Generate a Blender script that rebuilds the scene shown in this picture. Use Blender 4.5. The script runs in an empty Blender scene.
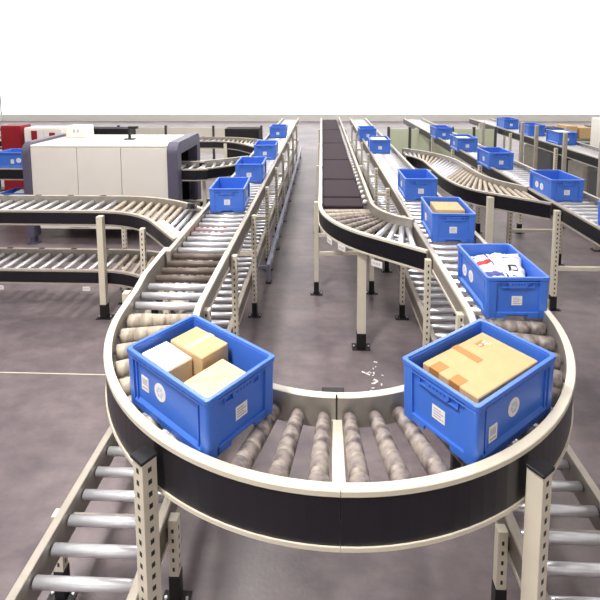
import bpy, bmesh, math, random
from mathutils import Vector, Matrix
random.seed(7)
S = bpy.context.scene
COL = S.collection
PI = math.pi

# ------------------------------------------------------------------ camera
RZ = 1.20                      # height of the upper roller plane over the floor
LZ = 0.50                      # height of the lower roller plane
def make_camera():
    psi, th, r, h = -0.04065304, 0.10153035, -0.00356379, 1.59007171 + RZ
    f = Vector((math.sin(psi)*math.cos(th), math.cos(psi)*math.cos(th), -math.sin(th)))
    rt = Vector((math.cos(psi), -math.sin(psi), 0)); up = rt.cross(f)
    r2 = rt*math.cos(r) + up*math.sin(r); u2 = -rt*math.sin(r) + up*math.cos(r)
    cam = bpy.data.cameras.new('camera'); o = bpy.data.objects.new('camera', cam); COL.objects.link(o)
    m = Matrix.Identity(4)
    for i in range(3):
        m[i][0] = r2[i]; m[i][1] = u2[i]; m[i][2] = -f[i]
    m[0][3], m[1][3], m[2][3] = 0, 0, h
    o.matrix_world = m
    cam.sensor_width = 36; cam.lens = 470.0/600*36
    cam.shift_x = (300-302.94)/600; cam.shift_y = (120.69-300)/600
    cam.clip_end = 200
    S.camera = o
make_camera()

# ------------------------------------------------------------------ light
ROOF_GLOW = .9       # glow of added roof panels, out of view, that light the hall
END_WALL_GLOW = 1.25    # glow of an added end wall sheet that keeps the background white
S.view_settings.view_transform = 'Standard'
S.view_settings.look = 'None'
S.view_settings.gamma = 1
S.view_settings.use_curve_mapping = False
S.view_settings.exposure = 0.36
w = bpy.data.worlds.new('world'); S.world = w; w.use_nodes = True
w.node_tree.nodes['Background'].inputs[0].default_value = (0.85, 0.9, 1, 1)
w.node_tree.nodes['Background'].inputs[1].default_value = 0.05

def area_light(name, loc, sx, sy, power, col=(1, .97, .93), rot=(0, 0, 0)):
    l = bpy.data.lights.new(name, 'AREA'); l.shape = 'RECTANGLE'; l.size = sx; l.size_y = sy
    l.energy = power; l.color = col
    o = bpy.data.objects.new(name, l); COL.objects.link(o); o.location = loc; o.rotation_euler = rot
    return o
area_light('unseen_overhead_light', (-2.2, .3, 6.8), .9, 1.6, 430)
area_light('unseen_overhead_light', (-2.2, 7.0, 6.8), .9, 1.6, 260)  # added lamp, brightens the lines farther back
area_light('unseen_overhead_light', (3.4, 11.0, 7.2), .9, 3.0, 200)  # added lamp, brightens the far right side
area_light('unseen_overhead_light', (0, 17.0, 7.4), 12.0, 4.0, 260)  # added wide fill lamp for the far end of the hall

# ------------------------------------------------------------------ materials
def srgb(r, g, b):
    c = []
    for v in (r, g, b):
        v /= 255.0
        c.append(v/12.92 if v <= .04045 else ((v+.055)/1.055)**2.4)
    return (c[0], c[1], c[2], 1)
def mat(name, col, rough=.5, metal=0, noise=0, scale=20, emit=0, col2=None, bump=0, spec=.5, stretch=None, lo=.35, hi=.65):
    m = bpy.data.materials.new(name); m.use_nodes = True
    nt = m.node_tree; b = nt.nodes['Principled BSDF']
    b.inputs['Roughness'].default_value = rough; b.inputs['Metallic'].default_value = metal
    b.inputs['Specular IOR Level'].default_value = spec
    b.inputs['Base Color'].default_value = col
    tc = nt.nodes.new('ShaderNodeTexCoord'); n = nt.nodes.new('ShaderNodeTexNoise')
    n.inputs['Scale'].default_value = scale; n.inputs['Detail'].default_value = 5
    mp = nt.nodes.new('ShaderNodeMapping')
    if stretch: mp.inputs['Scale'].default_value = stretch
    nt.links.new(tc.outputs['Object'], mp.inputs['Vector']); nt.links.new(mp.outputs[0], n.inputs['Vector'])
    if noise > 0 or col2:
        cr = nt.nodes.new('ShaderNodeValToRGB')
        c2 = col2 or tuple([x*(1-noise) for x in col[:3]] + [1])
        cr.color_ramp.elements[0].color = c2; cr.color_ramp.elements[1].color = col
        cr.color_ramp.elements[0].position = lo; cr.color_ramp.elements[1].position = hi
        nt.links.new(n.outputs[0], cr.inputs[0]); nt.links.new(cr.outputs[0], b.inputs['Base Color'])
    if bump:
        bp = nt.nodes.new('ShaderNodeBump'); bp.inputs['Strength'].default_value = bump
        bp.inputs['Distance'].default_value = .01
        nt.links.new(n.outputs[0], bp.inputs['Height']); nt.links.new(bp.outputs[0], b.inputs['Normal'])
    if emit:
        b.inputs['Emission Color'].default_value = col; b.inputs['Emission Strength'].default_value = emit
    return m

M = {}
M['cream'] = mat('cream_paint', srgb(222, 214, 196), .38, 0, .06, 8)
M['rail'] = mat('anodised_rail', srgb(186, 178, 166), .36, .25, .12, 14)
M['webshade'] = mat('rail_web_shaded_grey', srgb(112, 105, 98), .4, .2, .15, 8)  # grey rail face darkened to stand in for the shade on it
M['railgrey'] = mat('rail_inner_grey', srgb(160, 154, 146), .38, .35, .15, 10)
M['black'] = mat('black_web', srgb(19, 17, 28), .35, 0, .2, 6)
M['foot'] = mat('black_rubber', srgb(16, 15, 20), .5, 0, .2, 6)
M['chrome'] = mat('zinc_steel', srgb(226, 226, 232), .3, .65, .04, 6)
M['darkroller'] = mat('rubber_roller', srgb(112, 98, 90), .42, .2, .3, 25)
M['beige'] = mat('beige_roller', srgb(196, 184, 166), .5, 0, 0, 9, col2=srgb(150, 138, 124), lo=.3, hi=.62, stretch=(1, 1, 3))
M['scuffed'] = mat('scuffed_roller', srgb(172, 160, 150), .48, 0, 0, 11, col2=srgb(96, 86, 88), lo=.36, hi=.64, stretch=(1.2, 1.2, 2))
M['hole'] = mat('dark_hole', srgb(40, 38, 42), .6)
M['belt'] = mat('brown_belt', srgb(58, 46, 54), .75, 0, .12, 60, spec=.15)
M['blue'] = mat('blue_plastic', srgb(68, 118, 216), .32, 0, .04, 5)
M['blueslotshade'] = mat('blue_slot_shade', srgb(34, 70, 160), .5)  # darker copy of the crate blue, shade of the slots put into colour
M['white'] = mat('white_paper', srgb(238, 234, 230), .55)
M['print'] = mat('grey_print', srgb(176, 176, 190), .6)
M['printlight'] = mat('light_print', srgb(178, 192, 226), .6)
M['dark'] = mat('dark_print', srgb(50, 46, 70), .6)
M['red'] = mat('red_print', srgb(188, 34, 48), .5)
M['redpaint'] = mat('red_paint', srgb(150, 16, 34), .45, 0, .1, 3)
M['navy'] = mat('navy_print', srgb(48, 62, 150), .5)
M['kraft'] = mat('kraft_card', srgb(212, 178, 130), .7, 0, .07, 14)
M['kraftpale'] = mat('pale_card', srgb(232, 206, 160), .7, 0, .05, 14)
M['tape'] = mat('brown_tape', srgb(186, 130, 62), .5, 0, .1, 30)
M['wtape'] = mat('clear_tape', srgb(244, 236, 214), .25)
M['bag'] = mat('white_film', srgb(238, 236, 240), .3, 0, 0, 4, bump=.3)
M['machine'] = mat('machine_white', srgb(240, 234, 228), .42, 0, .03, 2)
M['machtop'] = mat('machine_top_white', srgb(240, 236, 224), .42, 0, .03, 2)
M['hood'] = mat('slate_grey', srgb(96, 92, 112), .42, 0, .08, 4)
M['inside'] = mat('dark_inside', srgb(24, 20, 26), .7)
M['casing'] = mat('grey_casing', srgb(82, 82, 86), .5, .1, .15, 3)
M['galv'] = mat('galvanised', srgb(160, 164, 186), .35, .6, .2, 12)
M['rack'] = mat('rack_green', srgb(132, 140, 124), .5, 0, .15, 4)
M['wall'] = mat('wall_white', srgb(244, 243, 238), .7, 0, .02, 1)
M['endglow'] = mat('added_end_glow', (1, 1, 1, 1), .5, 0, emit=END_WALL_GLOW)
M['roofglow'] = mat('added_roof_glow', (1, .98, .96, 1), .5, 0, emit=ROOF_GLOW)
M['yellow'] = mat('amber_plastic', srgb(220, 160, 40), .4)

def floor_mat():
    m = bpy.data.materials.new('polished_concrete'); m.use_nodes = True
    nt = m.node_tree; N = nt.nodes; L = nt.links; b = N['Principled BSDF']
    tc = N.new('ShaderNodeTexCoord')
    def noise(s, d, st=(1, 1, 1)):
        mp = N.new('ShaderNodeMapping'); mp.inputs['Scale'].default_value = st
        n = N.new('ShaderNodeTexNoise'); n.inputs['Scale'].default_value = s; n.inputs['Detail'].default_value = d
        n.inputs['Roughness'].default_value = .62
        L.new(tc.outputs['Object'], mp.inputs[0]); L.new(mp.outputs[0], n.inputs['Vector']); return n
    n1 = noise(.9, 8); n2 = noise(4.5, 9, (1, 1.6, 1)); n3 = noise(38, 3)
    r1 = N.new('ShaderNodeValToRGB'); r1.color_ramp.elements[0].position = .3; r1.color_ramp.elements[1].position = .72
    r1.color_ramp.elements[0].color = srgb(94, 85, 92); r1.color_ramp.elements[1].color = srgb(144, 132, 132)
    L.new(n1.outputs[0], r1.inputs[0])
    r2 = N.new('ShaderNodeValToRGB'); r2.color_ramp.elements[0].position = .32; r2.color_ramp.elements[1].position = .66
    r2.color_ramp.elements[0].color = (.74, .72, .76, 1); r2.color_ramp.elements[1].color = (1.08, 1.06, 1.06, 1)
    L.new(n2.outputs[0], r2.inputs[0])
    mx = N.new('ShaderNodeMix'); mx.data_type = 'RGBA'; mx.blend_type = 'MULTIPLY'; mx.inputs[0].default_value = 1
    L.new(r1.outputs[0], mx.inputs[6]); L.new(r2.outputs[0], mx.inputs[7])
    L.new(mx.outputs[2], b.inputs['Base Color'])
    rr = N.new('ShaderNodeMapRange'); rr.inputs['To Min'].default_value = .26; rr.inputs['To Max'].default_value = .5
    L.new(n2.outputs[0], rr.inputs[0]); L.new(rr.outputs[0], b.inputs['Roughness'])
    bp = N.new('ShaderNodeBump'); bp.inputs['Strength'].default_value = .12; bp.inputs['Distance'].default_value = .01
    L.new(n3.outputs[0], bp.inputs['Height']); L.new(bp.outputs[0], b.inputs['Normal'])
    b.inputs['Specular IOR Level'].default_value = .5
    return m
M['floor'] = floor_mat()

# ------------------------------------------------------------------ mesh helpers
class MB:
    """collects geometry, builds ONE mesh"""
    def __init__(s): s.bm = bmesh.new(); s.mats = []
    def mi(s, m):
        if m not in s.mats: s.mats.append(m)
        return s.mats.index(m)
    def box(s, a, b, m, bev=0, tr=None):
        x0, y0, z0 = a; x1, y1, z1 = b
        vs = [s.bm.verts.new(p) for p in ((x0,y0,z0),(x1,y0,z0),(x1,y1,z0),(x0,y1,z0),(x0,y0,z1),(x1,y0,z1),(x1,y1,z1),(x0,y1,z1))]
        i = s.mi(m); fs = []
        for q in ((3,2,1,0),(4,5,6,7),(0,1,5,4),(1,2,6,5),(2,3,7,6),(3,0,4,7)):
            f = s.bm.faces.new([vs[k] for k in q]); f.material_index = i; fs.append(f)
        if bev:
            es = list({e for f in fs for e in f.edges})
            r = bmesh.ops.bevel(s.bm, geom=es, offset=bev, segments=1, affect='EDGES', profile=.5)
            for f in r['faces']: f.material_index = i
            vs = list({v for f in r['faces'] for v in f.verts} | {v for v in vs if v.is_valid})
        if tr is not None:
            for v in vs: v.co = tr @ v.co
        return vs
    def prism(s, pts, z0, z1, m, tr=None):
        i = s.mi(m); n = len(pts)
        a = [s.bm.verts.new((p[0], p[1], z0)) for p in pts]; b = [s.bm.verts.new((p[0], p[1], z1)) for p in pts]
        s.bm.faces.new(a[::-1]).material_index = i; s.bm.faces.new(b).material_index = i
        for k in range(n):
            s.bm.faces.new((a[k], a[(k+1) % n], b[(k+1) % n], b[k])).material_index = i
        if tr is not None:
            for v in a+b: v.co = tr @ v.co
    def lathe(s, prof, m, seg=16, tr=None, mats=None):
        """profile [(z, r)...] about the z axis"""
        rings = []
        for z, r in prof:
            rings.append([s.bm.verts.new((r*math.cos(2*PI*k/seg), r*math.sin(2*PI*k/seg), z)) for k in range(seg)])
        for j in range(len(rings)-1):
            i = s.mi(mats[j] if mats else m)
            for k in range(seg):
                f = s.bm.faces.new((rings[j][k], rings[j][(k+1) % seg], rings[j+1][(k+1) % seg], rings[j+1][k]))
                f.material_index = i; f.smooth = abs(prof[j][1]-prof[j+1][1]) < .006 and abs(prof[j][0]-prof[j+1][0]) > .001
        i = s.mi(m)
        s.bm.faces.new(rings[0][::-1]).material_index = i; s.bm.faces.new(rings[-1]).material_index = i
        if tr is not None:
            for R in rings:
                for v in R: v.co = tr @ v.co
    def mesh(s, name):
        me = bpy.data.meshes.new(name)
        bmesh.ops.recalc_face_normals(s.bm, faces=s.bm.faces)
        s.bm.to_mesh(me); s.bm.free()
        for m in s.mats: me.materials.append(M[m])
        return me
def link(name, me, parent=None, loc=(0, 0, 0), rot=(0, 0, 0), scale=(1, 1, 1), label=None):
    o = bpy.data.objects.new(name, me); COL.objects.link(o); o.parent = parent
    o.location = loc; o.rotation_euler = rot; o.scale = scale
    if label: o['label'] = label
    return o
def thing(name, label, cat, loc=(0, 0, 0), rz=0, group=None):
    o = bpy.data.objects.new(name, None); COL.objects.link(o); o.empty_display_size = .1
    o.location = loc; o.rotation_euler = (0, 0, rz); o['label'] = label; o['category'] = cat
    if group: o['group'] = group
    return o
def tag(o, label, cat, group=None):
    o['label'] = label; o['category'] = cat
    if group: o['group'] = group
    return o
def struct(name, mb):
    o = link(name, mb.mesh(name)); o['kind'] = 'structure'; return o

# ------------------------------------------------------------------ the hall
X0, X1, Y0, Y1, H = -19.0, 19.0, -6.0, 27.0, 9.0
b = MB(); b.box((X0, Y0, -.1), (X1, Y1, 0), 'floor'); struct('floor', b)
b = MB(); b.box((X0, Y0, H), (X1, Y1, H+.1), 'wall'); struct('ceiling', b)
b = MB(); b.box((X0-.1, Y0, 0), (X0, Y1, H), 'wall'); struct('wall_left', b)
b = MB(); b.box((X1, Y0, 0), (X1+.1, Y1, H), 'wall'); struct('wall_right', b)
b = MB(); b.box((X0, Y0-.1, 0), (X1, Y0, H), 'wall'); struct('wall_near', b)
b = MB(); b.box((X0, Y1, 0), (X1, Y1+.2, .4), 'wall'); b.box((X0, Y1, 8.9), (X1, Y1+.2, H), 'wall'); struct('wall_far', b)
b = MB(); b.box((X0, Y1+.08, .4), (X1, Y1+.1, 8.9), 'endglow'); struct('glow_panel_1', b)  # added glowing sheet across the far wall, makes it white
b = MB()
for k in range(0, 20):
    x = X0 + 1.9 + k*1.9
    if x < X1: b.box((x-.012, Y1+.06, .4), (x+.012, Y1+.08, 8.9), 'wall')
b.box((X0, Y1+.06, 5.2), (X1, Y1+.08, 5.22), 'wall')
struct('trim_1', b)
for n, x in enumerate((-14.5, -8.7, -2.9, 2.9, 8.7, 14.5)):
    b = MB(); b.box((x-1.1, Y0+1.5, H-.06), (x+1.1, Y1-1.5, H-.03), 'roofglow'); struct('glow_panel_%d' % (n+2), b)  # added glowing panels under the roof, unseen, for soft fill light
# the saw cut joint in the slab
b = MB(); b.box((X0, 4.03, 0), (-1.5, 4.042, .0012), 'cream'); struct('trim_2', b)

# ------------------------------------------------------------------ conveyors
def norm(v): return (v[0]/math.hypot(*v), v[1]/math.hypot(*v))
def offset_poly(pts, d):
    """offset to the left of travel by d"""
    out = []
    for i, p in enumerate(pts):
        a = pts[max(i-1, 0)]; c = pts[min(i+1, len(pts)-1)]
        if i in (0, len(pts)-1):
            t = norm((c[0]-a[0], c[1]-a[1])); k = 1
        else:
            t1 = norm((p[0]-a[0], p[1]-a[1])); t2 = norm((c[0]-p[0], c[1]-p[1]))
            t = norm((t1[0]+t2[0], t1[1]+t2[1])); k = 1/max(.5, t[0]*t1[0]+t[1]*t1[1])
        out.append((p[0]-t[1]*d*k, p[1]+t[0]*d*k))
    return out
def resample(pts, n):
    L = [0]
    for a, c in zip(pts, pts[1:]): L.append(L[-1]+math.hypot(c[0]-a[0], c[1]-a[1]))
    out = []
    for i in range(n):
        s = L[-1]*i/(n-1); k = 0
        while k < len(L)-2 and L[k+1] < s: k += 1
        t = (s-L[k])/max(1e-9, L[k+1]-L[k])
        out.append((pts[k][0]+(pts[k+1][0]-pts[k][0])*t, pts[k][1]+(pts[k+1][1]-pts[k][1])*t))
    return out
def smooth(pts, n=6):
    """Catmull-Rom through the points"""
    out = []; P = [pts[0]]+list(pts)+[pts[-1]]
    for i in range(1, len(P)-2):
        p0, p1, p2, p3 = P[i-1:i+3]
        for k in range(n):
            t = k/n
            out.append(tuple(.5*((2*p1[j])+(-p0[j]+p2[j])*t+(2*p0[j]-5*p1[j]+4*p2[j]-p3[j])*t*t+(-p0[j]+3*p1[j]-3*p2[j]+p3[j])*t**3) for j in (0, 1)))
    out.append(pts[-1]); return out
def arc(cx, cy, r, a0, a1, n):
    return [(cx+r*math.cos(math.radians(a0+(a1-a0)*i/n)), cy+r*math.sin(math.radians(a0+(a1-a0)*i/n))) for i in range(n+1)]

def rail(parent, pts, z, side, face='black', body='cream', inner='railgrey', top=.05, bot=-.14, w=.042, cap=True, label=None):
    """pts: the INNER edge of the rail; side +1 = outward is left of travel"""
    prof = [(0, bot), (w, bot), (w, bot+.018), (w-.007, bot+.018), (w-.007, top-.024), (w, top-.024), (w, top-.003), (w-.003, top), (.003, top), (0, top-.003)]
    seg = [body, body, body, face, body, body, body, body, body, inner]
    b = MB(); rings = []
    offs = [offset_poly(pts, side*u) for u, _ in prof]
    for i in range(len(pts)):
        rings.append([b.bm.verts.new((offs[j][i][0], offs[j][i][1], z+prof[j][1])) for j in range(len(prof))])
    n = len(prof)
    for i in range(len(pts)-1):
        for j in range(n):
            f = b.bm.faces.new((rings[i][j], rings[i][(j+1) % n], rings[i+1][(j+1) % n], rings[i+1][j]))
            f.material_index = b.mi(seg[j])
            f.smooth = False
    b.bm.faces.new(rings[0]).material_index = b.mi(body); b.bm.faces.new(rings[-1][::-1]).material_index = b.mi(body)
    return link('side_rail', b.mesh('side_rail'), parent, label=label)

_rm = {}
def roller_mesh(kind, r):
    key = (kind, round(r, 4))
    if key not in _rm:
        b = MB(); m = kind
        b.lathe([(0, .007), (.012, .007), (.0121, r*.82), (.02, r), (.98, r), (.9879, r*.82), (.988, .007), (1, .007)], m, 14)
        _rm[key] = b.mesh('roller')
    return _rm[key]
def cone_mesh(kind, r0, r1, L):
    key = (kind, 'cone', round(L, 3))
    if key not in _rm:
        b = MB(); prof = [(0, .008), (.014, .008), (.015, r0*.8), (.02, r0)]
        n = 5; a = .02; c = L-.02
        for k in range(n):
            z0 = a+(c-a)*k/n; z1 = a+(c-a)*(k+1)/n
            ra = r0+(r1-r0)*k/n; rb = r0+(r1-r0)*(k+1)/n
            if k: prof += [(z0-.0025, ra-.0005), (z0-.002, ra-.0018), (z0+.002, ra-.0018), (z0+.0025, ra)]
        prof += [(c, r1), (L-.015, r1*.8), (L-.014, .008), (L, .008)]
        b.lathe(prof, kind, 20); _rm[key] = b.mesh('roller')
    return _rm[key]
def roller(parent, p, q, z, kind='chrome', r=.026, cone=None, label=None):
    """roller from p to q, top of roller at z"""
    d = Vector((q[0]-p[0], q[1]-p[1], 0)); L = d.length
    yaw = math.atan2(d.y, d.x)
    if cone:
        me = cone_mesh(kind, cone[0], cone[1], L); r0, r1 = cone
        tilt = math.atan2(r1-r0, L)   # keep the upper line level
        o = link('roller', me, parent, (p[0], p[1], z-r0), (0, PI/2+tilt, yaw), label=label)
    else:
        o = link('roller', roller_mesh(kind, r), parent, (p[0], p[1], z-r), (0, PI/2, yaw), (1, 1, L), label=label)
    return o

_pm = {}
def post_meshes(hgt, w, holes):
    key = (round(hgt, 3), w, holes)
    if key not in _pm:
        b = MB(); b.box((-w/2, -w/2, .10), (w/2, w/2, hgt), 'cream', .002)
        if holes:
            z = .2
            while z < hgt-.04:
                b.box((-w*.12, -w/2-.0008, z), (w*.12, -w/2+.002, z+.022), 'hole')
                b.box((w/2-.002, -w*.12, z), (w/2+.0008, w*.12, z+.022), 'hole')
                z += .055
        f = MB(); f.box((-w/2-.004, -w/2-.004, .008), (w/2+.004, w/2+.004, .17), 'foot', .003)
        f.box((-w/2-.05, -w/2-.02, 0), (w/2+.05, w/2+.02, .008), 'foot', .002)
        for sx in (-1, 1): f.lathe([(.008, .008), (.02, .008)], 'chrome', 8, Matrix.Translation((sx*(w/2+.032), 0, 0)))
        _pm[key] = (b.mesh('support_post'), f.mesh('foot'))
    return _pm[key]
def post(parent, x, y, top, w=.05, holes=True, rz=0):
    a, c = post_meshes(top, w, holes)
    o = link('support_post', a, parent, (x, y, 0), (0, 0, rz))
    link('foot', c, o, label='black foot sleeve')
    return o
def bar(parent, p, q, z, name='crossbar', m='cream', s=.045, hh=None):
    b = MB(); d = Vector((q[0]-p[0], q[1]-p[1])); L = d.length; hh = hh or s
    b.box((0, -s/2, -hh/2), (L, s/2, hh/2), m, .002)
    return link(name, b.mesh(name), parent, (p[0], p[1], z), (0, 0, math.atan2(d.y, d.x)))
def frame_pair(parent, xa, xb, y, top, w=.05, holes=True, bars=(.75,), yb=None):
    yb = y if yb is None else yb
    post(parent, xa, y, top, w, holes); post(parent, xb, yb, top, w, holes)
    for z in bars: bar(parent, (xa+w/2, y), (xb-w/2, yb), z)
    bar(parent, (xa+w/2, y), (xb-w/2, yb), top-.03, m='railgrey', hh=.03)
def tier_label(parent, x, y, z, w=.09, h=.05, rz=0):
    b = MB(); b.box((-w/2, -.002, -h), (w/2, .002, 0), 'white')
    for k in range(5): b.box((-w*.36+k*w*.15, -.003, -h*.7), (-w*.36+k*w*.15+w*.07, -.0018, -h*.3), 'print')
    return link('tag_plate', b.mesh('tag_plate'), parent, (x, y, z), (0, 0, rz), label='small white tag hanging under the rail')

def straight(name, label, x0, x1, ya, yb, z, pitch=.145, kinds=lambda y: 'chrome', face='webshade', body='rail', posts=(), pw=.05, bars=(.75,), r=.026, group=None, top=.05):
    t = thing(name, label, 'conveyor', ((x0+x1)/2, ya, 0), group=group); t.location = (0, 0, 0)
    rail(t, [(x0, ya), (x0, yb)], z, 1, face, body, top=top); rail(t, [(x1, ya), (x1, yb)], z, -1, face, body, top=top)
    y = ya+pitch*.5; n = 0
    while y < yb-.05 and n < 100:
        roller(t, (x0, y), (x1, y), z, kinds(y), r); y += pitch; n += 1
    for y in posts: frame_pair(t, x0-.042-pw/2-.001, x1+.042+pw/2+.001, y, z-.005, pw, True, bars)
    return t

# --- the U bend in the foreground
CX, CY, RI, RO = .07, 3.00, .91, 1.39   # rails of the long lines stand at CX-RO, CX-RI, CX+RI, CX+RO
RB = 1.365                                # inner face of the bend's outer rail
YS = 3.90
t = thing('curved_conveyor', 'cream U-shaped roller conveyor bend across the foreground joining the two long lines', 'conveyor')
inner = [(CX-RI, YS)] + arc(CX, CY, RI, 180, 270, 26)
innerR = arc(CX, CY, RI, 270, 360, 26) + [(CX+RI, YS)]
outer = [(CX-RO-.045, YS+.1), (CX-RO-.03, 3.45), (CX-RB-.02, 3.2)] + arc(CX, CY, RB, 185, 270, 32)
outerR = arc(CX, CY, RB, 270, 355, 32) + [(CX+RB+.02, 3.2), (CX+RO+.03, 3.45), (CX+RO+.045, YS+.1)]
rail(t, inner, RZ, 1, 'railgrey', 'cream', 'railgrey', top=.055, bot=-.1); rail(t, innerR, RZ, 1, 'railgrey', 'cream', 'railgrey', top=.055, bot=-.1)
rail(t, outer, RZ, -1, 'black', 'cream', 'railgrey', top=.05, bot=-.2); rail(t, outerR, RZ, -1, 'black', 'cream', 'railgrey', top=.05, bot=-.2)
NA = 24
for k in range(NA):
    a = math.radians(180 + 180*(k+.5)/NA)
    c, s = math.cos(a), math.sin(a)
    kind = 'beige' if k < 9 else 'scuffed'
    roller(t, (CX+RI*c, CY+RI*s), (CX+RB*c, CY+RB*s), RZ, kind, cone=(.034, .046))
for y in (3.09, 3.235, 3.38): 
    roller(t, (CX-RO, y), (CX-RI, y), RZ, 'chrome'); roller(t, (CX+RI, y), (CX+RO, y), RZ, 'chrome')
for y in (3.525, 3.67, 3.815):
    roller(t, (CX-RO, y), (CX-RI, y), RZ, 'darkroller'); roller(t, (CX+RI, y), (CX+RO, y), RZ, 'chrome')
bar(t, (CX, CY-RI-.0), (CX, CY-RB), RZ-.07, 'crossbar', 'cream', .055, .03)
for sx in (-1, 1):
    b = MB(); b.box((0, -.02, -.012), (RO-RI, .02, 0), 'cream', .001)
    for k in range(8): b.box((.03+k*.055, -.013, -.0005), (.062+k*.055, .013, .0006), 'hole')
    link('crossbar', b.mesh('crossbar'), t, (CX+(-RO if sx < 0 else RI), 3.0, RZ-.045), label='perforated cream crossbar')
for a in (208, 332):
    c, s = math.cos(math.radians(a)), math.sin(math.radians(a))
    bar(t, (CX+RI*c, CY+RI*s), (CX+RB*c, CY+RB*s), RZ-.12, 'crossbar', 'cream', .05, .03)
for x, y, w in ((CX-RI+.05, 3.05, .05), (CX+RI-.05, 3.05, .05)):
    post(t, x+.0, y, RZ-.02, w, True)
for sx in (-1, 1):
    x, y = CX+sx*.815, CY-1.17
    post(t, x, y-.035, RZ-.012, .07, True, rz=sx*.63)
    b = MB(); b.box((-.042, -.042, 0), (.042, .036, .015), 'foot', .003)
    link('post_cap', b.mesh('post_cap'), t, (x, y-.035, RZ-.012), (0, 0, sx*.63), label='black cap on the bend support')
    post(t, CX+sx*(RO+.09), 3.20, RZ+.02, .05, True)
b = MB(); b.box((-.07, -.02, 0), (.04, .03, .035), 'foot', .003)
link('joint_bracket', b.mesh('joint_bracket'), t, (CX, CY-RI+.075, RZ+.0), label='black joint bracket behind the inner rail')
b = MB(); b.box((-.004, -.001, -.1), (.004, .003, .071), 'hole')
link('rail_joint', b.mesh('rail_joint'), t, (CX, CY-RI-.002, RZ))

# --- left and right long lines
def kl(y): return 'darkroller' if y < 4.0 else 'chrome'
tL = straight('roller_conveyor', 'long upper roller line left of the aisle carrying the far blue crates', CX-RO, CX-RI, YS+.003, 16, RZ, kinds=kl,
              posts=(5.14, 6.45, 7.8, 9.2, 10.7, 12.4, 14.2), top=.05)
post(tL, CX-RI+.07, 3.97, RZ-.005, .05); post(tL, CX-RO-.07, 3.97, RZ-.005, .05)
b = MB()
for k in range(6):
    for j in range(2): b.box((.06*k, j*.145-.009, 0), (.06*k+.032, j*.145+.009, .0015), 'red')  # red reflection painted as strips on the roller tops
link('red_reflection', b.mesh('red_reflection'), tL, (-1.32, 4.55, RZ-.0005), label='red strips standing in for a red reflection on two rollers')
tLl = straight('roller_conveyor', 'lower roller line running under the left upper line and the bend', CX-RO, CX-RI, 1.5, 16, LZ, pitch=.15, posts=(), top=.04)
for y in (2.2, 3.6): frame_pair(tLl, CX-RO-.068, CX-RI+.068, y, LZ-.01, .05, True, ())
tR = straight('roller_conveyor', 'long upper roller line right of the belt line carrying crates towards the bend', CX+RI, CX+RO, YS+.003, 16, RZ,
              posts=(5.15, 6.42, 7.8, 9.2, 10.7, 12.4, 14.2))
post(tR, CX+RI-.07, 3.93, RZ-.005, .05); post(tR, CX+RO+.07, 3.93, RZ-.005, .05)
tRl = straight('roller_conveyor', 'lower roller line running under the right upper line and the bend', CX+RI, CX+RO, 1.5, 16, LZ, pitch=.15, top=.04)
for y in (2.2, 3.6): frame_pair(tRl, CX+RI-.068, CX+RO+.068, y, LZ-.01, .05, True, ())

# --- side loops merging into the left line
def side_loop(label, z, dy=0, xl=-7.2, tags=(), lowposts=True, ph=True, start=-2.52, y0=5.14, wd=.56):
    t = thing('loop_conveyor', label, 'conveyor')
    R = .95; cy = y0-R+dy; th = 52
    xe = CX-RO-.05
    fr = [(start, y0+dy)] + arc(start, cy, R, 90, 90-th, 14)[1:]
    ex, ey = fr[-1]; dx, dyy = math.sin(math.radians(th)), -math.cos(math.radians(90-th))
    dx, dyy = math.cos(math.radians(th)), -math.sin(math.radians(th))
    k = (xe-ex)/dx; fr.append((xe, ey+dyy*k))
    bk = arc(start, cy, R+wd, 90, 90-th, 14)
    out = []
    for p in bk:
        if p[0] < xe: out.append(p)
    p = out[-1]; q = bk[len(out)] if len(out) < len(bk) else (p[0]+dx, p[1]+dyy)
    s = (xe-p[0])/(q[0]-p[0]); out.append((xe, p[1]+(q[1]-p[1])*s)); bk = out
    rail(t, [(xl, y0+dy), (start, y0+dy)] + fr[1:], z, -1, 'black', 'rail', top=.04, bot=-.135)
    rail(t, [(xl, y0+wd+dy)] + bk, z, 1, 'black', 'rail', top=.05, bot=-.12)
    ax, ay = fr[-2]; bx, by = fr[-1]; ln = math.hypot(bx-ax, by-ay)
    b = MB(); b.box((.05, .0, .004), (ln-.02, .085, .046), 'cream', .004)
    link('transfer_plate', b.mesh('transfer_plate'), t, (ax, ay, z), (0, 0, math.atan2(by-ay, bx-ax)), label='wide cream plate on the rail at the merge')
    n = int((start-xl)/.15)
    for i in range(n):
        x = start-.075-i*.15; roller(t, (x, y0+dy), (x, y0+wd+dy), z)
    N = 12; A = resample(fr, N); B_ = resample(bk, N)
    for i in range(N-1):
        t_ = (i+.4)/(N-1)
        a = (A[i][0]+(A[i+1][0]-A[i][0])*.4, A[i][1]+(A[i+1][1]-A[i][1])*.4)
        c = (B_[i][0]+(B_[i+1][0]-B_[i][0])*.4, B_[i][1]+(B_[i+1][1]-B_[i][1])*.4)
        if i >= N-4: roller(t, a, c, z)
        else: roller(t, a, c, z, 'beige', r=.027)
    # small black fixings along the back rail
    b = MB()
    x = xl+.2
    while x < start: b.box((x, y0+wd+dy+.006, z+.05), (x+.07, y0+wd+dy+.034, z+.055), 'foot'); x += .42
    link('rail_fixing', b.mesh('rail_fixing'), t, label='black fixings on the back rail')
    for x, rz in tags: tier_label(t, x, y0+dy-.035, z-.16)
    return t
tA = side_loop('upper side conveyor from the left curving into the left line past the white machine', RZ)
for x in (-2.49, -5.6):
    post(tA, x, 5.05, RZ-.003, .07, False)
post(tA, -1.85, 4.64, RZ+.0, .05, True)
for x in (-2.55, -5.6): post(tA, x, 5.79, RZ-.005, .05, True)
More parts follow.
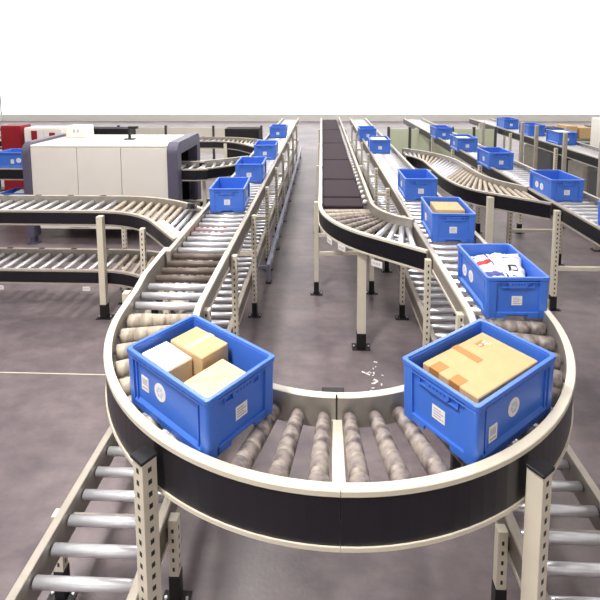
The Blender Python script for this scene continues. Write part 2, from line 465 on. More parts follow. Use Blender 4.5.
tB = side_loop('lower side conveyor from the left curving in beneath the upper side conveyor', LZ, tags=((-3.75, 0), (-2.72, 0)))
b = MB(); b.box((-.06, -.05, 0), (.06, .05, .12), 'foot', .004); b.box((-.07, -.06, -.02), (.03, -.045, .1), 'cream', .002)
link('drive_box', b.mesh('drive_box'), tB, (-1.66, 4.28, LZ-.05), label='small black drive box by the merge')
for x in (-2.40, -4.2, -5.9): post(tB, x, 5.4, LZ-.055, .05, False)
tF = side_loop('far side conveyor behind the white machine curving into the left line', RZ, dy=5.5, xl=-9)
for x in (-5.2, -3.3, -2.2): post(tF, x, 10.53, RZ-.01, .07, False)

# --- the scanner's through conveyors
def machine_conv(label, z):
    t = thing('tunnel_conveyor', label, 'conveyor')
    fr = smooth([(-7.0, 7.52), (-2.4, 7.52), (-2.05, 7.55), (-1.75, 7.72), (CX-RO-.05, 8.05)], 5)
    bk = smooth([(-7.0, 8.05), (-2.4, 8.05), (-2.15, 8.1), (-1.85, 8.25), (CX-RO-.05, 8.62)], 5)
    fr[0:5] = [(-7.0, 7.52)]; bk[0:5] = [(-7.0, 8.05)]
    rail(t, fr, z, -1, 'black', 'rail', top=.03, bot=-.17); rail(t, bk, z, 1, 'black', 'rail', top=.05, bot=-.1)
    for i in range(30): roller(t, (-2.45-i*.15, 7.52), (-2.45-i*.15, 8.05), z)
    A, B_ = resample(fr[1:], 10), resample(bk[1:], 10)
    for p, q in list(zip(A, B_))[:-1]: roller(t, p, q, z, 'chrome')
    for x in (-2.0, -6.2): post(t, x, 7.78, z-.06, .05, False)
    return t
machine_conv('upper conveyor passing through the white machine and curving to the left line', RZ)
machine_conv('lower conveyor coming out low from the white machine', LZ)

# --- belt line with its roller curve
t = thing('belt_conveyor', 'brown belt line in the middle ending in a roller curve that joins the right line', 'conveyor')
th = 50; XM = CX+RI-.048
co = (1.30, 5.40)
fr = arc(co[0], co[1], 1.30, 180, 180+th, 16); e = fr[-1]
d = (math.sin(math.radians(th)), -math.cos(math.radians(th))); k = (XM-e[0])/d[0]; fr.append((XM, e[1]+d[1]*k))
bk = arc(co[0], co[1], .74, 180, 180+th, 12); e = bk[-1]; k = (XM-e[0])/d[0]
bk.append((XM, e[1]+d[1]*k))
rail(t, [(0, 16)] + fr, RZ, -1, 'black', 'cream', top=.05, bot=-.15)
rail(t, [(.56, 16)] + bk, RZ, 1, 'railgrey', 'rail', top=.085, bot=-.12)
N = 12; A = resample(fr, N); B_ = resample(bk, N)
for i in range(N-1):
    lerp = lambda P: (P[i][0]*.75+P[i+1][0]*.25, P[i][1]*.75+P[i+1][1]*.25)
    roller(t, lerp(A), lerp(B_), RZ, 'scuffed' if 2 <= i < 7 else ('beige' if i < 2 else 'chrome'), r=.029)
seams = [5.50, 5.93, 6.95, 8.55, 10.6, 13.2, 16.0]
for a, c in zip(seams, seams[1:]):
    b = MB(); b.box((.015, a+.03, RZ-.05), (.50, c-.03, RZ), 'belt', .012)
    link('belt', b.mesh('belt'), t)
    b = MB(); b.box((.015, a-.02, RZ-.09), (.50, a+.02, RZ-.03), 'foot'); link('cross_plate', b.mesh('cross_plate'), t)
b = MB(); b.lathe([(0, .022), (.012, .026), (.03, .026), (.042, .02)], 'white', 10); wm = b.mesh('guide_wheel')
y = 5.7
while y < 14: link('guide_wheel', wm, t, (.532, y, RZ-.018), label='white guide wheel beside the belt'); y += .24
post(t, .40, 4.56, RZ-.003, .085, False)
frame_pair(t, -.068, .63, 5.71, RZ-.005, .055, False, (.53, .77), yb=5.76)
for y in (8.0, 10.5, 13.2): frame_pair(t, -.068, .67, y, RZ-.005, .055, False, (.53,))
for x, y, rz in ((.10, 4.86, -1.15), (.22, 4.66, -.95), (.53, 4.27, -.72)): tier_label(t, x-.02, y-.03, RZ-.15, .12, .06, rz)

# --- right: crossover and the two far right lines
t = thing('crossover_conveyor', 'S-curved roller conveyor crossing from the right line to the far crate line', 'conveyor')
fr = smooth([(1.625, 8.88), (1.74, 8.66), (1.82, 8.3), (1.83, 7.7), (1.84, 7.05), (1.91, 6.53), (2.06, 6.22), (2.32, 5.97), (2.745, 5.60)], 5)
bk = smooth([(1.625, 9.52), (1.9, 9.25), (2.18, 8.85), (2.34, 8.3), (2.36, 7.7), (2.38, 7.1), (2.46, 6.75), (2.56, 6.55), (2.745, 6.28)], 5)
rail(t, fr, RZ, -1, 'black', 'rail', top=.04, bot=-.17); rail(t, bk, RZ, 1, 'railgrey', 'rail', top=.06, bot=-.12)
N = 32; A = resample(fr, N); B_ = resample(bk, N)
for i in range(N-1):
    lerp = lambda P: (P[i][0]*.5+P[i+1][0]*.5, P[i][1]*.5+P[i+1][1]*.5)
    roller(t, lerp(A), lerp(B_), RZ, 'chrome' if (i < 3 or 7 < i < 16) else 'beige')
post(t, 2.17, 6.02, RZ-.01, .075, False); post(t, 1.77, 7.7, RZ-.01, .06, False); post(t, 2.42, 7.55, RZ-.01, .05, True); post(t, 2.0, 9.32, RZ-.01, .05, True)
XR0, XR1 = 2.795, 3.36
straight('roller_conveyor', 'crate line on the right with black outer rail next to the open floor', XR0, XR1, 3.4, 16, RZ, face='black', posts=(5.42, 6.75, 8.1, 9.8, 11.6, 13.6), bars=(.5,), pw=.06)
straight('roller_conveyor', 'farthest right crate line beyond the grey machine casings', 5.0, 5.62, 7.2, 16, RZ, face='black', posts=(10.0, 12.4, 14.8), bars=(), pw=.06)

# ------------------------------------------------------------------ low guard beside the left line
t = thing('guard_rail', 'low galvanised guard rail along the right side of the left line', 'rail')
b = MB(); b.box((-.735, 5.95, .17), (-.685, 16, .28), 'galv', .004)
y = 6.2
while y < 15.5:
    b.box((-.69, y, .19), (-.68, y+.12, .26), 'chrome'); y += .8
link('beam', b.mesh('beam'), t)
for y in (6.0, 7.2, 8.6, 10.0, 11.6, 13.4, 15.2):
    b = MB(); b.box((-.735, y, .01), (-.69, y+.05, .17), 'galv', .003); b.box((-.75, y-.02, 0), (-.67, y+.08, .01), 'foot')
    link('leg', b.mesh('leg'), t)
b = MB(); b.box((-.90, 5.96, .20), (-.735, 6.0, .25), 'galv', .003); link('crossbar', b.mesh('crossbar'), t)

# ------------------------------------------------------------------ crates
HB = .278
def rrect_corner(cx, cy, sx, sy, wx, wy, th, r):
    """L shaped column footprint at corner (sx,sy) with a rounded outer corner"""
    X, Y = sx*.3, sy*.2
    pts = [(X-sx*wx, Y), ]
    for k in range(5):
        a = PI/2*(1-k/4)
        pts.append((X-sx*r+sx*r*math.cos(a), Y-sy*r+sy*r*math.sin(a)))
    pts += [(X, Y-sy*wy), (X-sx*th, Y-sy*wy), (X-sx*th, Y-sy*th), (X-sx*wx, Y-sy*th)]
    return pts
def crate_meshes():
    b = MB()
    P, D = 'blue', 'blueslotshade'
    b.box((-.285, -.185, .012), (.285, .185, .022), P)
    i = .015; t_ = .005
    for s in (-1, 1):
        b.box((-.285, s*(.2-i)-t_/2, .01), (.285, s*(.2-i)+t_/2, .268), P)
        b.box((s*(.3-i)-t_/2, -.185, .01), (s*(.3-i)+t_/2, .185, .268), P)
    for sx in (-1, 1):
        for sy in (-1, 1):
            b.prism(rrect_corner(0, 0, sx, sy, .048, .06, .016, .016), 0, .262, P)
    # rim (rounded ring)
    def ring(z0, z1, out, inn, rr=.018):
        def loop(o, z):
            X, Y = .3+o, .2+o; pts = []
            for cx, cy, a0 in ((X-rr, Y-rr, 0), (-X+rr, Y-rr, 90), (-X+rr, -Y+rr, 180), (X-rr, -Y+rr, 270)):
                for k in range(5):
                    a = math.radians(a0+90*k/4); pts.append(b.bm.verts.new((cx+rr*math.cos(a), cy+rr*math.sin(a), z)))
            return pts
        Ls = [loop(-inn, z0), loop(out, z0), loop(out, z1-.002), loop(out-.002, z1), loop(-inn+.002, z1), loop(-inn, z1-.002)]
        for u in range(6):
            A_, B2 = Ls[u], Ls[(u+1) % 6]
            for k in range(20): b.bm.faces.new((A_[k], A_[(k+1) % 20], B2[(k+1) % 20], B2[k])).material_index = b.mi(P)
    ring(.258, HB, .005, .014)
    ring(.240, .247, .001, .014)
    # base band: long sides full, short sides with a central notch
    for s in (-1, 1):
        y0_, y1_ = sorted((s*.2, s*.186)); b.box((-.26, y0_, .0), (.26, y1_, .035), P, .002)
        b.prism([(s*.186, .035), (s*.199, .035), (s*.186, .052)], -.25, .25, P, Matrix(((0, 0, 1, 0), (1, 0, 0, 0), (0, 1, 0, 0), (0, 0, 0, 1))))
        x0_, x1_ = sorted((s*.3, s*.286))
        b.box((x0_, -.15, .0), (x1_, -.07, .04), P, .002); b.box((x0_, .07, .0), (x1_, .15, .04), P, .002); b.box((x0_, -.075, .022), (x1_, .075, .04), P, .002)
        # vertical edges of the recessed long panel
        for q in (-1, 1):
            b.box((q*.232-.004, *(sorted((s*.197, s*.186))[:1]), .04), (q*.232+.004, sorted((s*.197, s*.186))[1], .24), P)
        # slots under the rim, their shade painted as darker blue strips
        for k in range(12):
            if k in (5, 6): continue
            x = -.23+k*.0418; ys = sorted((s*.2008, s*.19)); b.box((x-.010, ys[0], .2495), (x+.010, ys[1], .2555), D)
        for k in range(7):
            x = -.06+k*.02; ys = sorted((s*.2006, s*.19)); b.box((x-.005, ys[0], .015), (x+.005, ys[1], .022), D)
    for v in b.bm.verts:
        k = .016*(1-v.co.z/HB); v.co.x *= 1-k; v.co.y *= 1-k
    shell = b.mesh('shell')
    # handle on a short side (at +x)
    h = MB()
    h.box((.286, -.105, .205), (.298, .105, .212), P, .001)
    h.box((.286, -.105, .212), (.297, -.098, .24), P); h.box((.286, .098, .212), (.297, .105, .24), P)
    h.prism([(-.062, 0), (-.05, -.016), (.05, -.016), (.062, 0), (.062, .022), (-.062, .022)], 0, .014, P,
            Matrix.Translation((.287, 0, .222)) @ Matrix(((0, 0, 1, 0), (1, 0, 0, 0), (0, 1, 0, 0), (0, 0, 0, 1))))
    for k in range(5):
        h.box((.3005, -.042+k*.019, .226), (.3015, -.030+k*.019, .236), D)
    handle = h.mesh('handle')
    l = MB(); l.box((.2835, -.034, 0), (.2870, .034, .062), 'white')
    for k in range(4): l.box((.2868, -.026, .010+k*.012), (.2875, .026-(k % 2)*.012, .015+k*.012), 'print')
    label = l.mesh('label')
    # flat rectangular label on a long side: lies in XZ at y=-.19
    l = MB(); l.box((-.028, -.0015, 0), (.028, .0015, .07), 'white')
    for k in range(6): l.box((-.02+k*.007, -.0022, .028), (-.02+k*.007+.0035, -.0012, .06), 'print')
    l.box((-.02, -.0022, .01), (.02, -.0012, .018), 'print')
    lab2 = l.mesh('long_side_label')
    l = MB(); R90 = Matrix.Rotation(PI/2, 4, 'X')
    l.lathe([(0, .042), (.0025, .042)], 'white', 28, Matrix.Translation((0, .001, 0)) @ R90)
    def stroke(x0, z0, x1, z1, w=.004):
        d_ = Vector((x1-x0, z1-z0)); L = d_.length; a = math.atan2(d_.y, d_.x)
        l.box((0, -.0022, -w/2), (L, -.0012, w/2), 'printlight', 0, Matrix.Translation((x0, 0, z0)) @ Matrix.Rotation(-a, 4, 'Y'))
    for a in range(0, 360, 60):
        c, s_ = math.cos(math.radians(a)), math.sin(math.radians(a))
        stroke(.008*c, .008*s_, .027*c, .027*s_)
        c2, s2 = math.cos(math.radians(a+60)), math.sin(math.radians(a+60))
        stroke(.022*c, .022*s_, .022*c2, .022*s2, .003)
    disc = l.mesh('round_sticker')
    return shell, handle, label, lab2, disc
SHELL, HANDLE, LABEL, LAB2, DISC = crate_meshes()
def crate(label, x, y, deg, z=RZ, group=None, marks=(), detail=2):
    """marks: (kind, side(+1/-1 of y), x along, z)"""
    t = thing('plastic_crate', label, 'crate', (x, y, z), math.radians(deg), group)
    link('shell', SHELL, t)
    link('handle', HANDLE, t); link('handle', HANDLE, t, rot=(0, 0, PI))
    link('label', LABEL, t, (-.0008, 0, .085), label='white label on the short end'); link('label', LABEL, t, (.0008, 0, .085), (0, 0, PI), label='white label on the short end')
    for kind, side, xx, zz in marks:
        yy = side*.1868
        if kind == 'round': link('round_sticker', DISC, t, (xx, yy, zz), (0, 0, 0 if side < 0 else PI), label='round white sticker')
        else: link('side_label', LAB2, t, (xx, yy, zz-.035), (0, 0, 0 if side < 0 else PI), label='white label on the long side')
    return t
C0 = crate('front left blue crate with three small parcels on the bend', -.58, 2.086, 142.9, marks=(('label', 1, .17, .14), ('round', 1, .05, .15)))
C1 = crate('front right blue crate with one large taped carton on the bend', .732, 2.092, 37.3, marks=(('label', -1, -.17, .10), ('round', -1, -.02, .15)))
C2 = crate('blue crate full of printed white mailing bags just before the bend', 1.252, 3.251, 92.2, marks=(('round', 1, .16, .13), ('round', 1, .03, .14)))
C3 = crate('blue crate with a flat tan carton behind the crate of mailing bags', 1.241, 4.626, 88.3, marks=(('round', 1, .08, .13),))
C4 = crate('nearest empty blue crate on the left line', -1.099, 5.515, 92.3, marks=(('round', -1, .05, .13),))
g = None
crate('open blue crate on the right line beside the belt roller curve', 1.235, 6.08, 90, marks=(('round', 1, .05, .13),))
crate('blue crate with white contents in the distance on the right line', 1.15, 9.48, 89, marks=())
crate('last visible blue crate on the right line, cut by the top edge', 1.08, 11.3, 90)
crate('second blue crate on the left line, behind the nearest empty one', -1.065, 6.97, 91, marks=(('round', -1, .05, .13),))
crate('third blue crate on the left line beside the machine outlet conveyor', -1.055, 8.79, 91, marks=(('round', -1, .05, .13),))
crate('fourth blue crate far up the left line', -1.08, 11.65, 90)
crate('nearest whole blue crate on the black-railed crate line, with two round stickers', 3.0, 6.06, 91, marks=(('round', 1, .10, .13), ('round', 1, -.03, .13)))
crate('blue crate second back on the black-railed crate line', 2.93, 8.0, 91, marks=(('round', 1, .0, .13),))
crate('blue crate with pale contents third back on the black-railed crate line', 2.92, 9.75, 90, marks=(('round', 1, .0, .13),))
crate('blue crate fourth back on the black-railed crate line', 2.90, 11.5, 90)
crate('blue crate at the right edge of the picture, mostly out of view', 3.02, 4.52, 90)
crate('blue crate on the farthest right line', 5.37, 10.7, 90, marks=())
crate('blue crate at the back of the farthest right line', 5.33, 12.1, 90)
crate('third blue crate on the farthest right line, beyond the posts', 5.3, 13.6, 90)
crate('blue crate on the upper conveyor entering the white machine at the left edge', -5.18, 7.79, 0, marks=(('label', -1, -.03, .12), ('round', -1, .08, .14)))
C5 = crate('blue crate with papers on the lower conveyor left of the white machine', -5.15, 7.79, 0, z=LZ)

# ------------------------------------------------------------------ contents
def parcel(name, label, dims, loc, deg, m='kraft', tapes=(), cat='parcel', side=None, group=None, tilt=(0, 0)):
    b = MB(); X, Y, Z = dims
    b.box((-X/2, -Y/2, 0), (X/2, Y/2, Z), m, .004)
    t = link(name, b.mesh(name), None, loc, (math.radians(tilt[0]), math.radians(tilt[1]), math.radians(deg)))
    tag(t, label, cat, group)
    for (x0, y0, x1, y1, tm) in tapes:
        c = MB(); c.box((x0, y0, Z-.001), (x1, y1, Z+.0012), tm)
        link('tape', c.mesh('tape'), t)
    return t
def loc_in(cx, cy, deg, lx, ly):
    a = math.radians(deg); return (cx+lx*math.cos(a)-ly*math.sin(a), cy+lx*math.sin(a)+ly*math.cos(a))
FL = RZ+.0225
x, y = loc_in(-.58, 2.086, 142.9, .100, -.076)
tA_ = parcel('parcel', 'tan parcel in the far corner of the front left crate', (.25, .165, .232), (x, y, FL), 142.9, 'kraft', tapes=((-.02, -.082, .02, .082, 'kraftpale'),))
x, y = loc_in(-.58, 2.086, 142.9, .150, .080)
tB_ = parcel('parcel', 'white-topped parcel in the left corner of the front left crate', (.22, .14, .212), (x, y, FL), 141.0, 'kraftpale')
b = MB(); b.box((-.107, -.068, .2115), (.107, .068, .214), 'white', .0008)
link('white_sheet', b.mesh('white_sheet'), tB_, label='white paper sheet glued on top')
x, y = loc_in(-.58, 2.086, 142.9, -.148, .02)
tC_ = parcel('parcel', 'pale parcel with crossed fold lines nearest the near side of the front left crate', (.19, .23, .195), (x, y, FL), 142.9, 'kraftpale')
b = MB()
for a, L in ((.885, .27), (-.885, .27)):
    b.box((-L/2, -.0012, .195), (L/2, .0012, .1962), 'kraft', 0, Matrix.Rotation(a, 4, 'Z'))
link('fold_line', b.mesh('fold_line'), tC_, label='crossed fold lines on the parcel top')
big = parcel('carton', 'large tan carton with brown tape filling the front right crate', (.455, .30, .222), (.742, 2.104, FL), 36.6, 'kraft', cat='carton',
     tapes=((-.022, .0, .022, .15, 'tape'), (-.2275, .055, -.155, .11, 'tape'), (-.2275, -.055, -.165, .0, 'tape'), (.10, .07, .155, .105, 'tape')))
b = MB()
for p in ((.115, .082), (.15, .088), (.165, .06), (.145, .072)): b.box((p[0]-.012, p[1]-.005, .2232), (p[0]+.008, p[1]+.004, .2242), 'white')
link('paper_scrap', b.mesh('paper_scrap'), big, label='torn white paper left on the tape')
for q in (.055, -.055):
    b = MB(); b.box((-.2287, q, .16), (-.227, q+.055, .2225), 'tape'); link('tape', b.mesh('tape'), big)
c3 = parcel('carton', 'flat tan carton inside the crate behind the crate of mailing bags', (.28, .30, .225), (1.265, 4.70, FL), 88.3-90, 'kraft', cat='carton')
c3b = parcel('parcel', 'white parcel standing at the near end of the crate with the flat tan carton', (.30, .10, .19), (1.245, 4.44, FL), -1.7, 'white')
parcel('parcel', 'white parcel filling the distant crate on the right line', (.30, .48, .235), (1.15, 9.48, FL), 0, 'white')
parcel('parcel', 'pale parcel in the third crate on the black-railed line', (.28, .44, .22), (2.92, 9.75, FL), 0, 'white')
parcel('parcel', 'white parcel in the crate on the farthest right line', (.30, .46, .238), (5.37, 10.7, FL), 0, 'white')
parcel('parcel', 'stack of white papers in the lower left crate beside the machine', (.34, .26, .25), (-5.10, 7.79, LZ+.0225), 6, 'white')

def bag(label, L, W, H_, loc, rot, seed, prints):
    rnd = random.Random(seed); b = MB(); n = 26
    ph = [(rnd.uniform(5, 22), rnd.uniform(5, 22), rnd.uniform(0, 6), rnd.uniform(.3, 1)) for _ in range(9)]
    def hz(u, v):
        e = max(0, 1-abs(u)**3)*max(0, 1-abs(v)**3)
        wr = sum(a*math.sin(fx*u+fy*v+p) for fx, fy, p, a in ph)/6
        return H_*(e**.7)*(1+.16*wr) + .004*math.sin(17*u+3*v)
    T, B2 = {}, {}
    for i in range(n+1):
        for j in range(n+1):
            u, v = -1+2*i/n, -1+2*j/n
            x = u*L/2*(1-.06*math.cos(v*1.5)); y = v*W/2*(1-.08*math.cos(u*1.5)) + .006*math.sin(9*u+seed)
            T[i, j] = b.bm.verts.new((x, y, hz(u, v)+.004)); B2[i, j] = b.bm.verts.new((x, y, -.25*hz(u, v)*.5))
    for i in range(n):
        for j in range(n):
            u, v = -1+2*(i+.5)/n, -1+2*(j+.5)/n; m = 'bag'
            for (u0, v0, u1, v1, c) in prints:
                if u0 < u < u1 and v0 < v < v1: m = c
            f = b.bm.faces.new((T[i, j], T[i+1, j], T[i+1, j+1], T[i, j+1])); f.material_index = b.mi(m); f.smooth = True
            f = b.bm.faces.new((B2[i, j], B2[i, j+1], B2[i+1, j+1], B2[i+1, j])); f.material_index = b.mi('bag'); f.smooth = True
    for i in range(n):
        for a, c in (((i, 0), (i+1, 0)), ((i+1, n), (i, n)), ((0, i+1), (0, i)), ((n, i), (n, i+1))):
            f = b.bm.faces.new((T[c], T[a], B2[a], B2[c])); f.material_index = b.mi('bag')
    o = link('mailing_bag', b.mesh('mailing_bag'), None, loc, tuple(math.radians(a) for a in rot))
    return tag(o, label, 'mailing bag')
bag('white mailing bag with red print at the far end of its crate', .32, .26, .045, (1.245, 3.38, RZ+.185), (5, -5, 5), 3,
    ((-.75, -.5, -.15, -.1, 'red'), (-.15, -.7, -.05, .9, 'navy'), (.4, -.6, .85, -.1, 'dark'), (.5, -.5, .7, -.25, 'red'), (-.9, .3, -.3, .42, 'navy'), (.1, .3, .6, .38, 'print')))
bag('white mailing bag with navy print at the near end of its blue crate', .31, .26, .045, (1.25, 3.12, RZ+.165), (4, 5, -4), 5,
    ((-.9, -.1, -.1, .55, 'navy'), (-.7, -.6, -.3, -.45, 'print'), (-.02, -.9, .05, .9, 'dark'), (.3, .1, .8, .2, 'navy'), (.3, -.2, .8, -.1, 'navy'), (.45, -.7, .7, -.4, 'dark')))
bag('plain white mailing bag lying underneath the two printed ones in the crate', .44, .27, .07, (1.245, 3.25, RZ+.045), (0, 0, 92), 9, ())
bag('white mailing bag with a dark square leaning on the right wall of its crate', .30, .17, .035, (1.335, 3.24, RZ+.205), (0, -26, 84), 12,
    ((-.3, -.3, .1, .5, 'dark'), (-.2, -.2, 0, .2, 'white'), (.5, -.7, .58, .7, 'navy')))

# ------------------------------------------------------------------ white tunnel machine
t = thing('scanner_machine', 'large white cabinet machine with slate grey end hoods behind the side conveyor', 'machine')
MX0, MX1, MY0, MY1, MZ0, MZ1 = -4.70, -2.46, 7.30, 8.60, .42, 1.62
seam = [MX0, -3.94, -3.22, MX1]
for a, c in zip(seam, seam[1:]):
    b = MB(); b.box((a+.004, MY0, MZ0), (c-.004, MY0+.04, MZ1-.012), 'machine', .006)
    d_ = link('door_panel', b.mesh('door_panel'), t)
b = MB(); b.box((MX0, MY0, MZ1-.01), (MX1, MY1, MZ1+.03), 'machtop', .012); link('top_panel', b.mesh('top_panel'), t)
b = MB(); b.box((MX0, MY1-.04, .1), (MX1, MY1, MZ1-.012), 'machine'); link('back_panel', b.mesh('back_panel'), t)
b = MB(); b.box((MX0, MY0+.045, MZ0-.06), (MX1, MY1-.05, MZ0-.02), 'inside'); link('floor_panel', b.mesh('floor_panel'), t)
b = MB(); b.box((MX0+.01, MY0+.045, MZ0), (MX1-.01, MY0+.055, MZ1-.02), 'inside'); b.box((MX0+.01, MY1-.055, MZ0), (MX1-.01, MY1-.045, MZ1-.02), 'inside'); b.box((MX0+.01, MY0+.055, MZ1-.03), (MX1-.01, MY1-.055, MZ1-.02), 'inside')  # dark sheets put inside to stand in for the tunnel's shade
link('shade_lining', b.mesh('shade_lining'), t, label='dark tunnel lining')
b = MB(); b.box((MX0+.08, MY0+.02, .26), (MX1-.62, MY0+.4, .41), 'machtop', .008); b.box((MX0+.6, MY0-.01, .30), (MX0+.92, MY0+.02, .38), 'machine', .004)
link('base_tray', b.mesh('base_tray'), t)
for a, c in ((MX0-.12, MX0), (MX1, MX1+.17)):
    # rounded ring hood, open along x so the conveyors pass through
    b = MB(); r = .16; y0, y1, z0, z1 = MY0-.03, MY1+.05, .12, MZ1+.07
    o_ = [(y0, z0)] + [(y0+r-r*math.cos(math.radians(q)), z1-r+r*math.sin(math.radians(q))) for q in range(0, 91, 15)] + \
         [(y1-r+r*math.sin(math.radians(q)), z1-r+r*math.cos(math.radians(q))) for q in range(0, 91, 15)] + [(y1, z0)]
    th_ = .20; cy, cz = (y0+y1)/2, (z0+z1)/2
    i_ = [(max(y0+th_, min(y1-th_, p[0]+(th_ if p[0] < cy else -th_))), min(z1-th_, p[1])) for p in o_]
    V = [[b.bm.verts.new((x_, p[0], p[1])) for p in P_] for x_ in (a, c) for P_ in (o_, i_)]
    A0, I0, A1, I1 = V; n = len(o_)
    for k in range(n-1):
        for q in ((A0[k], A0[k+1], A1[k+1], A1[k]), (I0[k+1], I0[k], I1[k], I1[k+1]), (A0[k+1], A0[k], I0[k], I0[k+1]), (A1[k], A1[k+1], I1[k+1], I1[k])):
            try: b.bm.faces.new(q).material_index = b.mi('hood')
            except ValueError: pass
    for k in (0, n-1):
        b.bm.faces.new((A0[k], A1[k], I1[k], I0[k])).material_index = b.mi('hood')
    link('end_hood', b.mesh('end_hood'), t, label='slate grey end hood')
    for yy in (MY0+.06, MY1-.08):
        b = MB(); b.box((a+.02, yy-.05, .0), (c-.02, yy+.05, .12), 'hood', .004); b.box((a-.02, yy-.08, 0), (c+.02, yy+.08, .012), 'hood')
        link('foot', b.mesh('foot'), t)
b = MB()
for k in range(9): b.box((-3.70+k*.05, MY0-.0008, .80), (-3.68+k*.05, MY0+.002, .815), 'print')
link('vent', b.mesh('vent'), t, label='faint row of vent slots')
b = MB(); b.box((-4.58, 8.15, MZ1+.031), (-4.20, 8.45, MZ1+.24), 'machtop', .02); b.box((-4.44, 8.148, MZ1+.12), (-4.40, 8.152, MZ1+.18), 'print'); b.box((-4.37, 8.148, MZ1+.12), (-4.33, 8.152, MZ1+.18), 'print')
tag(link('control_box', b.mesh('control_box')), 'white control box standing on top of the white machine', 'control box')
b = MB(); b.box((-3.42, 7.9, MZ1+.031), (-3.24, 8.0, MZ1+.05), 'foot', .003); b.box((-3.35, 7.93, MZ1+.05), (-3.31, 7.97, MZ1+.26), 'foot', .003); b.box((-3.35, 7.92, MZ1+.22), (-3.18, 7.98, MZ1+.26), 'foot', .003)
tag(link('camera_bracket', b.mesh('camera_bracket')), 'small black bracket standing on top of the white machine', 'bracket')

# photo sensor on the left rail of the left line
t = thing('photo_sensor', 'small black photo sensor clamped on the left line rail above the side conveyor merge', 'sensor', (-1.50, 5.22, RZ+.051))
b = MB(); b.box((-.05, -.06, 0), (.05, .06, .012), 'foot', .002); b.box((.0, -.05, .012), (.045, -.01, .06), 'foot', .004); b.box((-.05, .01, .012), (-.01, .05, .05), 'casing', .004)
link('sensor_body', b.mesh('sensor_body'), t)
b = MB(); b.lathe([(0, .008), (.006, .008)], 'red', 10, Matrix.Translation((.046, -.03, .04)) @ Matrix.Rotation(PI/2, 4, 'Y')); link('lens', b.mesh('lens'), t, label='red sensor lens')

# ------------------------------------------------------------------ background
def cabinet(name, label, cat, a, c, m, doors=1, hm='print', group=None):
    t = thing(name, label, cat, ((a[0]+c[0])/2, (a[1]+c[1])/2, 0), group=group)
    X, Y, Z = (c[0]-a[0])/2, (c[1]-a[1])/2, c[2]
    b = MB(); b.box((-X, -Y+.02, .04), (X, Y, Z), m, .01); b.box((-X+.03, -Y+.05, 0), (X-.03, Y-.03, .04), 'foot'); link('body', b.mesh('body'), t)
    for k in range(doors):
        x0 = -X+2*X*k/doors+.01; x1 = -X+2*X*(k+1)/doors-.01
        b = MB(); b.box((x0, -Y, .07), (x1, -Y+.018, Z-.03), m, .004); d_ = link('door', b.mesh('door'), t)
        b = MB(); b.box((x1-.05, -Y-.02, Z*.5), (x1-.03, -Y-.001, Z*.5+.14), hm, .003); link('handle', b.mesh('handle'), d_)
    return t
cabinet('locker', 'dark red locker behind the left end of the white machine', 'locker', (-6.66, 9.4, 0), (-6.25, 9.8, 1.72), 'redpaint')
cabinet('locker', 'pale locker with a dark red stripe next to the dark red locker', 'locker', (-6.16, 9.4, 0), (-5.35, 9.8, 1.68), 'machine', 2)
b = MB(); b.box((-6.00, 9.392, 1.3), (-5.88, 9.398, 1.62), 'redpaint'); tag(link('warning_sign', b.mesh('warning_sign')), 'tall dark red panel on the left door of the pale locker', 'sign')
b = MB(); b.box((-5.62, 9.392, 1.50), (-5.50, 9.398, 1.58), 'redpaint'); tag(link('warning_sign', b.mesh('warning_sign')), 'small dark red panel on the right door of the pale locker', 'sign')
t = thing('storage_rack', 'white framed rack with dark shelves at the far left edge', 'rack', (-7.3, 9.6, 0))
for x in (-.5, .5):
    for y in (-.2, .2):
        b = MB(); b.box((x-.03, y-.03, 0), (x+.03, y+.03, 1.7), 'machtop', .003); link('upright', b.mesh('upright'), t)
for z in (.3, .75, 1.2, 1.6):
    b = MB(); b.box((-.5, -.2, z), (.5, .2, z+.03), 'casing'); link('shelf', b.mesh('shelf'), t)
for k, (x, z) in enumerate(((-.2, .33), (.2, .33), (0, .78), (-.15, 1.23), (.22, 1.23))):
    b = MB(); b.box((-.14, -.15, 0), (.14, .15, .26), 'inside' if k % 2 else 'casing', .01)
    tag(link('storage_bin', b.mesh('storage_bin'), None, (-7.3+x, 9.6, z)), 'dark bin on a shelf of the white framed rack', 'bin', 'dark bins on the white framed rack')

cas = ['grey machine casing nearest under the farthest right line', 'second grey machine casing along the farthest right line', 'third grey machine casing along the farthest right line', 'fourth grey machine casing along the farthest right line', 'last grey machine casing along the farthest right line']
for k, l in enumerate(cas):
    y = (7.85, 8.6, 9.35, 10.65, 11.45)[k]
    t = thing('machine_casing', l, 'casing', (5.31, y, 0))
    b = MB(); pts = []
    for cx, cy, a0 in ((.22, .25, 0), (-.22, .25, 90), (-.22, -.25, 180), (.22, -.25, 270)):
        for q in range(5): a = math.radians(a0+90*q/4); pts.append((cx+.09*math.cos(a), cy+.09*math.sin(a)))
    b.prism(pts, .05, 1.0, 'casing' if k % 2 else 'railgrey'); link('body', b.mesh('body'), t)
    b = MB(); b.box((-.25, -.28, 0), (.25, .28, .05), 'foot'); link('plinth', b.mesh('plinth'), t)
    b = MB(); b.box((-.2, -.348, .2), (.2, -.340, .95), 'railgrey' if k % 2 == 0 else 'casing', .003); link('panel', b.mesh('panel'), t)
hp = ['tall thin post at the right edge before the farthest right line', 'tall thin post beside the nearest grey machine casing', 'tall thin post beside the second grey machine casing', 'tall thin post beside the third grey machine casing', 'tall thin post behind the second crate of the black-railed line']
for (x, y), l in zip(((4.30, 7.32), (4.30, 8.42), (4.33, 9.6), (4.30, 10.2), (3.47, 10.2)), hp):
    b = MB(); b.box((-.03, -.03, .01), (.03, .03, 1.72), 'rail', .003); b.box((-.06, -.06, 0), (.06, .06, .01), 'foot')
    tag(link('upright_post', b.mesh('upright_post'), None, (x, y, 0)), l, 'post')
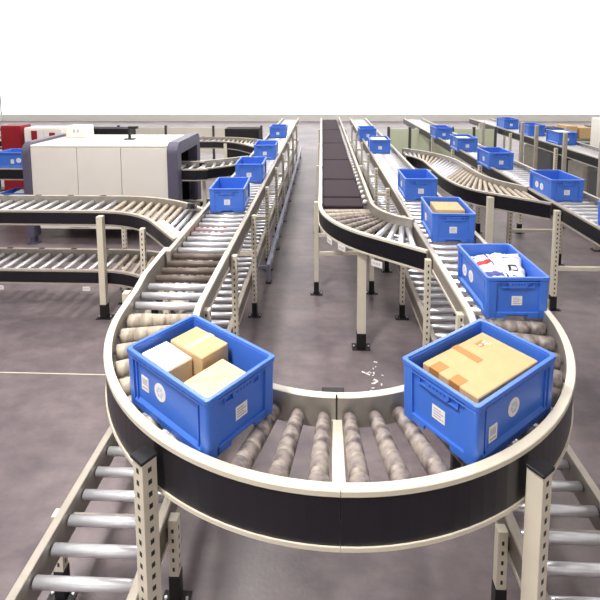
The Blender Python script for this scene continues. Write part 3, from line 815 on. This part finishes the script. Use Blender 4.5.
cabinet('cabinet', 'cream cabinet behind the farthest right line at the right edge', 'cabinet', (6.35, 10.6, 0), (8.6, 11.3, 1.72), 'machtop', 3)

def screen(label, x0, x1, y, h, m='rack', n=3):
    t = thing('partition_screen', label, 'partition', ((x0+x1)/2, y, 0)); W = x1-x0
    for k in range(n+1):
        x = -W/2+W*k/n; b = MB(); b.box((x-.035, -.035, 0), (x+.035, .035, h), 'casing', .003); link('upright', b.mesh('upright'), t)
    for k in range(n):
        xa = -W/2+W*k/n+.036; xb = -W/2+W*(k+1)/n-.036; b = MB(); b.box((xa, -.012, .25), (xb, .012, h-.06), m); link('panel', b.mesh('panel'), t)
M['palegreen'] = mat('pale_green_panel', srgb(206, 214, 186), .5, 0, .08, 2)
screen('pale green partition behind the crossover conveyor', 1.9, 4.9, 13.4, 1.25, 'palegreen', 5)
screen('cream partition behind the far side conveyor', -9.5, -1.9, 14.6, 1.15, 'machtop', 5)
def rack(label, x, y, wd, hgt, bins):
    t = thing('storage_rack', label, 'rack', (x, y, 0))
    for sx in (-1, 1):
        for sy in (-1, 1):
            b = MB(); b.box((sx*wd/2-.04, sy*.4-.04, 0), (sx*wd/2+.04, sy*.4+.04, hgt), 'rack', .003); link('upright', b.mesh('upright'), t)
    for z in (.2, .72):
        b = MB(); b.box((-wd/2, -.4, z), (wd/2, .4, z+.07), 'rack'); link('shelf', b.mesh('shelf'), t)
        xx = -wd/2+.1
        while xx < wd/2-.4 and bins:
            w_ = random.uniform(.3, .45); h_ = random.uniform(.25, .4)
            b = MB(); b.box((0, -.3, 0), (w_, .3, h_), random.choice(('casing', 'inside', 'kraft', 'machine')), .008)
            tag(link('storage_box', b.mesh('storage_box'), None, (x+xx, y, z+.071)), 'storage box on the '+label, 'box', 'storage boxes on the '+label)
            xx += w_+.08
rack('long low rack nearest the right line at the back', 7.7, 14.6, 2.8, 1.15, True)
rack('long low rack farther right at the back', 10.9, 14.6, 2.8, 1.15, True)
cabinet('cabinet', 'dark cabinet behind the white machine', 'cabinet', (-7.0, 12.6, 0), (-5.3, 13.1, 1.28), 'inside', 2)
cabinet('cabinet', 'dark cabinet behind the far side conveyor next to the left line', 'cabinet', (-2.65, 12.6, 0), (-1.72, 13.1, 1.28), 'inside', 1)

b = MB(); rr = random.Random(4)
for k in range(20):
    x = .47+rr.gauss(0, .05); y = 4.12+rr.uniform(-.27, .22); w_ = rr.uniform(.006, .022)
    b.box((x-w_, y-w_*.4, .0002), (x+w_, y+w_*.5, .0012), 'white', 0, Matrix.Translation((x, y, 0)) @ Matrix.Rotation(rr.uniform(0, 3), 4, 'Z') @ Matrix.Translation((-x, -y, 0)))
o = tag(link('paint_fleck', b.mesh('paint_fleck')), 'scattered white flecks on the concrete near the belt curve support', 'flecks'); o['kind'] = 'stuff'
